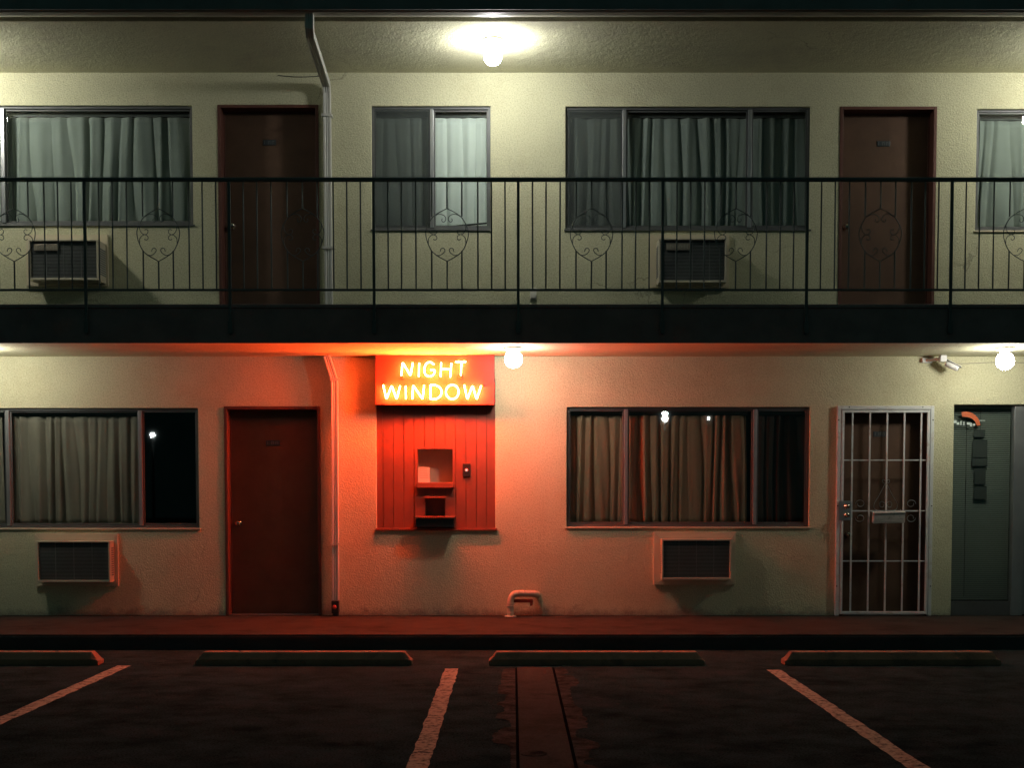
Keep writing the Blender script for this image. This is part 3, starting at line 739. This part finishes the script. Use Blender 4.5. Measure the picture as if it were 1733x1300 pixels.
# ------------------------------------------------------------------ railing
YB = YF-.018
RL = thing('balcony_railing', (0, YB, Z_SLAB), 'dark painted iron balcony railing with heart shaped scroll ornaments', 'railing')
zt0, zt1 = at(866, 306.5, YB)[1], at(866, 300.5, YB)[1]; zb0, zb1 = at(866, 492.5, YB)[1], at(866, 489, YB)[1]
MB().box(XL, XR, YB-.02, YB+.02, zt0+.005, zt1).box(XL, XR, YB-.013, YB+.013, zt0-.004, zt0+.0045).build('top_rail', 'iron', RL, bevel=.003)
MB().box(XL, XR, YB-.011, YB+.011, zb0, zb1).build('bottom_rail', 'iron', RL, bevel=.002)
p0 = at(877, 400, YB)[0]; PS = 244.3/ (F/(13+YB))
PS = at(877+244.4, 400, YB)[0]-p0
zpost = at(866, 566, YB)[1]
cyp = 397; pk = (at(868+100, 397, YB)[0]-at(868, 397, YB)[0])/100/7.65   # metres per enlarged pixel
zc = at(866, 397, YB)[1]
def orn(pts, cx_, s_): return [(cx_+s_*(a-562)*pk, YB, zc-(c-515)*pk) for a, c in pts]
outl = [(562,180),(655,226),(745,290),(800,372),(833,450),(838,515),(818,605),(770,708),(700,778),(570,853)]
sc = [[(745,290),(700,262),(650,254),(600,270),(578,310),(590,345),(615,352),(631,332),(622,308)],
      [(808,400),(798,455),(775,495),(737,515),(702,498),(694,466),(716,446),(738,458)],
      [(805,635),(802,570),(775,532),(735,515),(700,535),(694,566),(718,583),(742,571)],
      [(770,712),(715,768),(660,780),(612,752),(590,714),(610,688),(640,697),(650,732)]]
half = .0058
FAR = MB()
for n in range(-5, 6):
    xp = p0+n*PS
    if XL < xp < XR:
        MB().box(xp-.0125, xp+.0125, YB-.0125, YB+.0125, zpost, zt0-.0045).build('post', 'iron', RL, bevel=.002)
        MB().box(xp-.02, xp+.02, YB-.0165, YB-.013, zpost+.01, zpost+.12).build('post_plate', 'iron', RL, bevel=.001)
    f = PS/244.4
    for o_ in (24, 47, 71, 98, 124, 149, 176, 199, 222):
        x = xp+o_*f
        if not (-6.6 < x < 6.6): continue
        jig = random.uniform(-.003,.003); far = abs(x) > 4.85
        pcs = []
        if o_ in (98, 149, 124):
            zz_top = zc+(515-(182 if o_ == 124 else 283))*pk; zz_bot = zc-((853 if o_ == 124 else 722)-515)*pk
            pcs = [[(x, YB, zz_top), (x, YB, zt0-.0045)], [(x, YB, zb1+.0005), (x+jig*.3, YB, zz_bot)]]
        else: pcs = [[(x+jig, YB, zb1+.0005), (x+jig*.5, YB, (zb1+zt0)/2), (x, YB, zt0-.0045)]]
        for p_ in pcs:
            if far: FAR.tube(p_, half*1.2, 6)
            else: MB().tube(p_, half*1.2, 6).build('baluster', 'iron', RL)
    x = xp+124*f
    if -6.2 < x < 6.2:
        b = MB()
        for s_ in (-1, 1):
            b.tube(spline(orn(outl, x, s_), 6), .0042, 6)
            for q in sc: b.tube(spline(orn(q, x, s_), 6), .0036, 6)
        b.build('scroll_ornament', 'iron', RL, True)

FAR.build('outer_balusters', 'iron', RL)['kind'] = 'stuff'

# ------------------------------------------------------------------ downspouts
ax, az = at(520, 29, YR-.15)
xk = at(524, 60, YR-.15)[0]; xw, zw = at(553.5, 148, -.05)
UD = thing('downspout', (xw, -.06, Z_SLAB), 'pale upper downspout bending from the roof gutter beside the balcony door', 'downspout')
zk = at(524, 52, YR-.15)[1]
MB().rectpath([(xk, YR-.15, Z_SOF2+.01), (xk, YR-.15, zk+.03), (xk-.005, YR-.09, zk-.01), (xw, -.10, zw+.02), (xw, -.055, zw-.05), (xw+.006, -.055, Z_SLAB+.002)], .036*2, .032*2).build('pipe', 'spout', UD, bevel=.002)
for py in (196, 420):
    b = MB()
    z = at(553, py, -.05)[1]; b.box(xw-.05, xw+.05, -.0995, -.0885, z-.012, z+.012).box(xw-.05, xw-.04, -.088, -.001, z-.012, z+.012).box(xw+.04, xw+.05, -.088, -.001, z-.012, z+.012)
    b.build('strap', 'spout', UD)
xa, za = at(553, 604, -.04); xb, zb = at(566.5, 645, -.05); xc, _ = at(568, 1000, -.05)
LD = thing('downspout', (xc, -.05, 0), 'orange lit lower downspout between the brown door and the neon sign', 'downspout')
MB().rectpath([(xa, -.055, Z_SOF1-.002), (xa+.01, -.055, Z_SOF1-.03), (xb-.006, -.055, zb+.02), (xb, -.055, zb-.03), (xc, -.055, .16)], .033*2, .030*2).build('pipe', 'spout', LD, bevel=.002)
for py in (643, 921):
    b = MB()
    z = at(567, py, -.05)[1]; b.box(xb-.043, xb+.046, -.0945, -.0865, z-.009, z+.009)
    b.build('strap', 'spout', LD)
MB().box(xc-.036, xc+.036, -.105, -.02, .03, .158).build('boot', 'black', LD, bevel=.006)
MB().ring((xc-.005, -.106, .095), (0,-1,0), [(0,.022),(.004,.021),(.006,.014),(.0065,0)], 14).build('cleanout_cap', 'valve', LD, True)
MB().tube([(xc, -.06, .03), (xc, -.065, .004)], .032, 12).build('pipe_collar', 'black', LD)

# ------------------------------------------------------------------ capped pipe at the foot of the wall
xa, za = at(864, 1030, -.09); xb, zb = at(907, 1005, -.09)
PP = thing('wall_pipe', ((xa+xb)/2, -.09, 0), 'thick painted pipe bent along the wall foot with red fittings', 'pipe')
pr = .032
MB().tube(spline([(xa, -.09, .001), (xa, -.09, .12), (xa+.004, -.09, zb-.06), (xa+.03, -.09, zb-.012), (xa+.075, -.09, zb), (xb-.06, -.09, zb), (xb-.015, -.085, zb-.004), (xb+.012, -.05, zb-.012), (xb+.015, -.002, zb-.015)], 6), pr, 16).build('pipe', 'pipe', PP, True)
for d in (.035, .10, .125): MB().ring((xa, -.09, d), (0,0,1), [(0,.038),(.012,.038)], 18).build('collar', 'pipe', PP, True)
for xx in (xa+.08, xa+.13, xb-.06): MB().ring((xx, -.09, zb), (1,0,0), [(0,.036),(.012,.036)], 18).build('collar', 'pipe', PP, True)
MB().ring((xa, -.09, .0005), (0,0,1), [(0,.06),(.008,.057),(.010,.035)], 20).build('flange', 'pipe', PP, True)
MB().tube([(xa+.03, -.06, zb-.075), (xb-.03, -.06, zb-.075)], .018, 10).tube([(xb-.045, -.06, zb-.075), (xb-.045, -.06, zb-.125)], .014, 10).build('red_fitting', 'valve', PP, True)

# ------------------------------------------------------------------ small wall things
q = rect(897, 487, 908, 507, -.01)
OT = thing('outlet', ((q[0]+q[1])/2, 0, q[2]), 'small pale outdoor outlet low on the upper wall', 'outlet')
MB().box(q[0], q[1], -.012, -.001, q[2], q[3]).build('cover_plate', 'fixture', OT, bevel=.003)
MB().box(q[0]+.008, q[1]-.008, -.03, -.0125, q[2]+.01, q[2]+.06).build('plug', 'fixture', OT, bevel=.005)

ca, cz = at(1596, 607, -.16)
SC = thing('security_camera', (ca, -.1, cz), 'small pale security camera on a bracket under the balcony', 'security camera')
xm, zm = at(1566, 608, -.03)
MB().box(xm-.03, xm+.07, -.035, -.001, zm-.035, zm+.012).build('wall_plate', 'camwhite', SC, bevel=.004)
MB().tube([(xm+.02, -.03, zm-.012), (xm+.09, -.11, zm-.01), (ca-.02, -.15, cz)], .016, 10).build('arm', 'camwhite', SC, True)
MB().box(ca-.035, ca+.03, -.19, -.12, cz-.032, cz+.032).build('junction_box', 'camwhite', SC, bevel=.005)
e0 = Vector((ca+.025, -.16, cz-.045)); dr = Vector((.82, -.32, -.44)).normalized()
MB().tube([e0, e0+dr*.02, e0+dr*.125, e0+dr*.135], [.022, .028, .028, .02], 16).build('camera_body', 'camwhite', SC, True)
sh = MB(); rt = (e0, Matrix.Rotation(R(32), 3, 'Y') @ Matrix.Rotation(R(-18), 3, 'Z'))
sh.box(e0.x-.01, e0.x+.15, e0.y-.036, e0.y+.036, e0.z+.031, e0.z+.036, rt).build('sun_shade', 'camwhite', SC, bevel=.002)
MB().tube([e0+dr*.136, e0+dr*.139], .017, 14).build('lens', 'black', SC)
x9, z9 = at(1700, 611, -.02)
MB().tube(spline([(ca+.03, -.14, cz-.01), (ca+.12, -.03, cz-.035), (ca+.35, -.008, cz-.03), (ca+.55, -.008, cz-.02), (x9, -.008, cz-.02), (x9+.5, -.008, cz-.035)], 6), .0035, 6).build('cable', 'wire', SC)
xh, zh = at(380, 127, -.01)
HW = thing('wall_cable', (xh, -.01, zh), 'thin dark cable stapled under the roof soffit left of the downspout', 'cable')
MB().tube(spline([(at(470,127,0)[0], -.006, Z_SOF2-.03), (at(500,129,0)[0], -.006, Z_SOF2-.045), (at(535,128,0)[0], -.006, Z_SOF2-.04), (xw-.06, -.02, Z_SOF2-.03)], 6), .004, 6).build('cable', 'black', HW)

# ------------------------------------------------------------------ globe lamps
def lamp(px, py, Y, zs, label, m, r=.082, drop=.09):
    x, z = at(px, py, Y)
    t = thing('globe_lamp', (x, Y, zs), label, 'lamp', 'round porch lamps under the balcony and the roof')
    zc_ = z
    MB().ring((x, Y, zs-.001), (0,0,-1), [(0,.095),(.014,.095),(.026,.06),(max(.03, zs-zc_-r-.004),.036),(max(.032, zs-zc_-r+.008),.034)], 24).build('lamp_base', 'fixture', t, True)
    b = MB(); n = 14
    b.ring((x, Y, zc_), (0,0,1), [(r*math.sin(a), r*math.cos(a)) for a in [R(-90+180*i/n) for i in range(n+1)]], 28).build('globe', m, t, True)
YU = -.93; YL = -.78
lamp(834, 95, YU, Z_SOF2, 'round lit globe lamp under the roof above the narrow window', 'globe')
lamp(-146, 95, YU, Z_SOF2, 'round lit globe lamp under the roof beyond the left picture edge', 'globeside')
lamp(1888, 97, YU, Z_SOF2, 'round lit globe lamp under the roof beyond the right picture edge', 'globeside')
lamp(869, 608, YL, Z_SOF1, 'round lit globe lamp under the balcony beside the neon sign', 'globelow')
lamp(1701, 611, YL, Z_SOF1, 'round lit globe lamp under the balcony above the office glass', 'globelow')
lamp(-48, 609, YL, Z_SOF1, 'round lit globe lamp under the balcony beyond the left picture edge', 'globelow')

# ------------------------------------------------------------------ street lamps across the lot, behind the camera (seen as reflections in the panes)
def street(px, py, Yl, r, label, n=1):
    x1_, z1_ = at(px, py, .07)
    k = (-(Yl)+13)/13.07
    x = CAM.x+(x1_-CAM.x)*k; z = CAM.z+(z1_-CAM.z)*k
    t = thing('street_lamp', (x, Yl, Z_LOT), label, 'street lamp', 'lamps across the road')
    MB().tube([(x, Yl, Z_LOT), (x, Yl, z-r)], [.06, .035], 12).build('pole', 'pole', t, True)
    nn = 10
    for q in range(n):
        zz = z+q*r*1.9
        MB().ring((x, Yl, zz), (0,0,1), [(r*math.sin(a), r*math.cos(a)) for a in [R(-90+180*i/nn) for i in range(nn+1)]], 16).build('globe', 'street', t, True)
street(257, 736, -30, .085, 'single globe street lamp behind the camera on the left')
street(1126, 709, -30, .105, 'double globe street lamp behind the camera on the right', 2)
street(1200, 708, -45, .06, 'far small street lamp behind the camera')

# ------------------------------------------------------------------ night sky
w = bpy.data.worlds.new('World'); S.world = w; w.use_nodes = True
bg = w.node_tree.nodes['Background']
bg.inputs[0].default_value = (.30, .85, .80, 1); bg.inputs[1].default_value = .042

S.view_settings.view_transform = 'Standard'; S.view_settings.look = 'None'
S.view_settings.exposure = 0; S.view_settings.gamma = 1
S.render.engine = 'CYCLES'
S.cycles.max_bounces = 8; S.cycles.transparent_max_bounces = 16
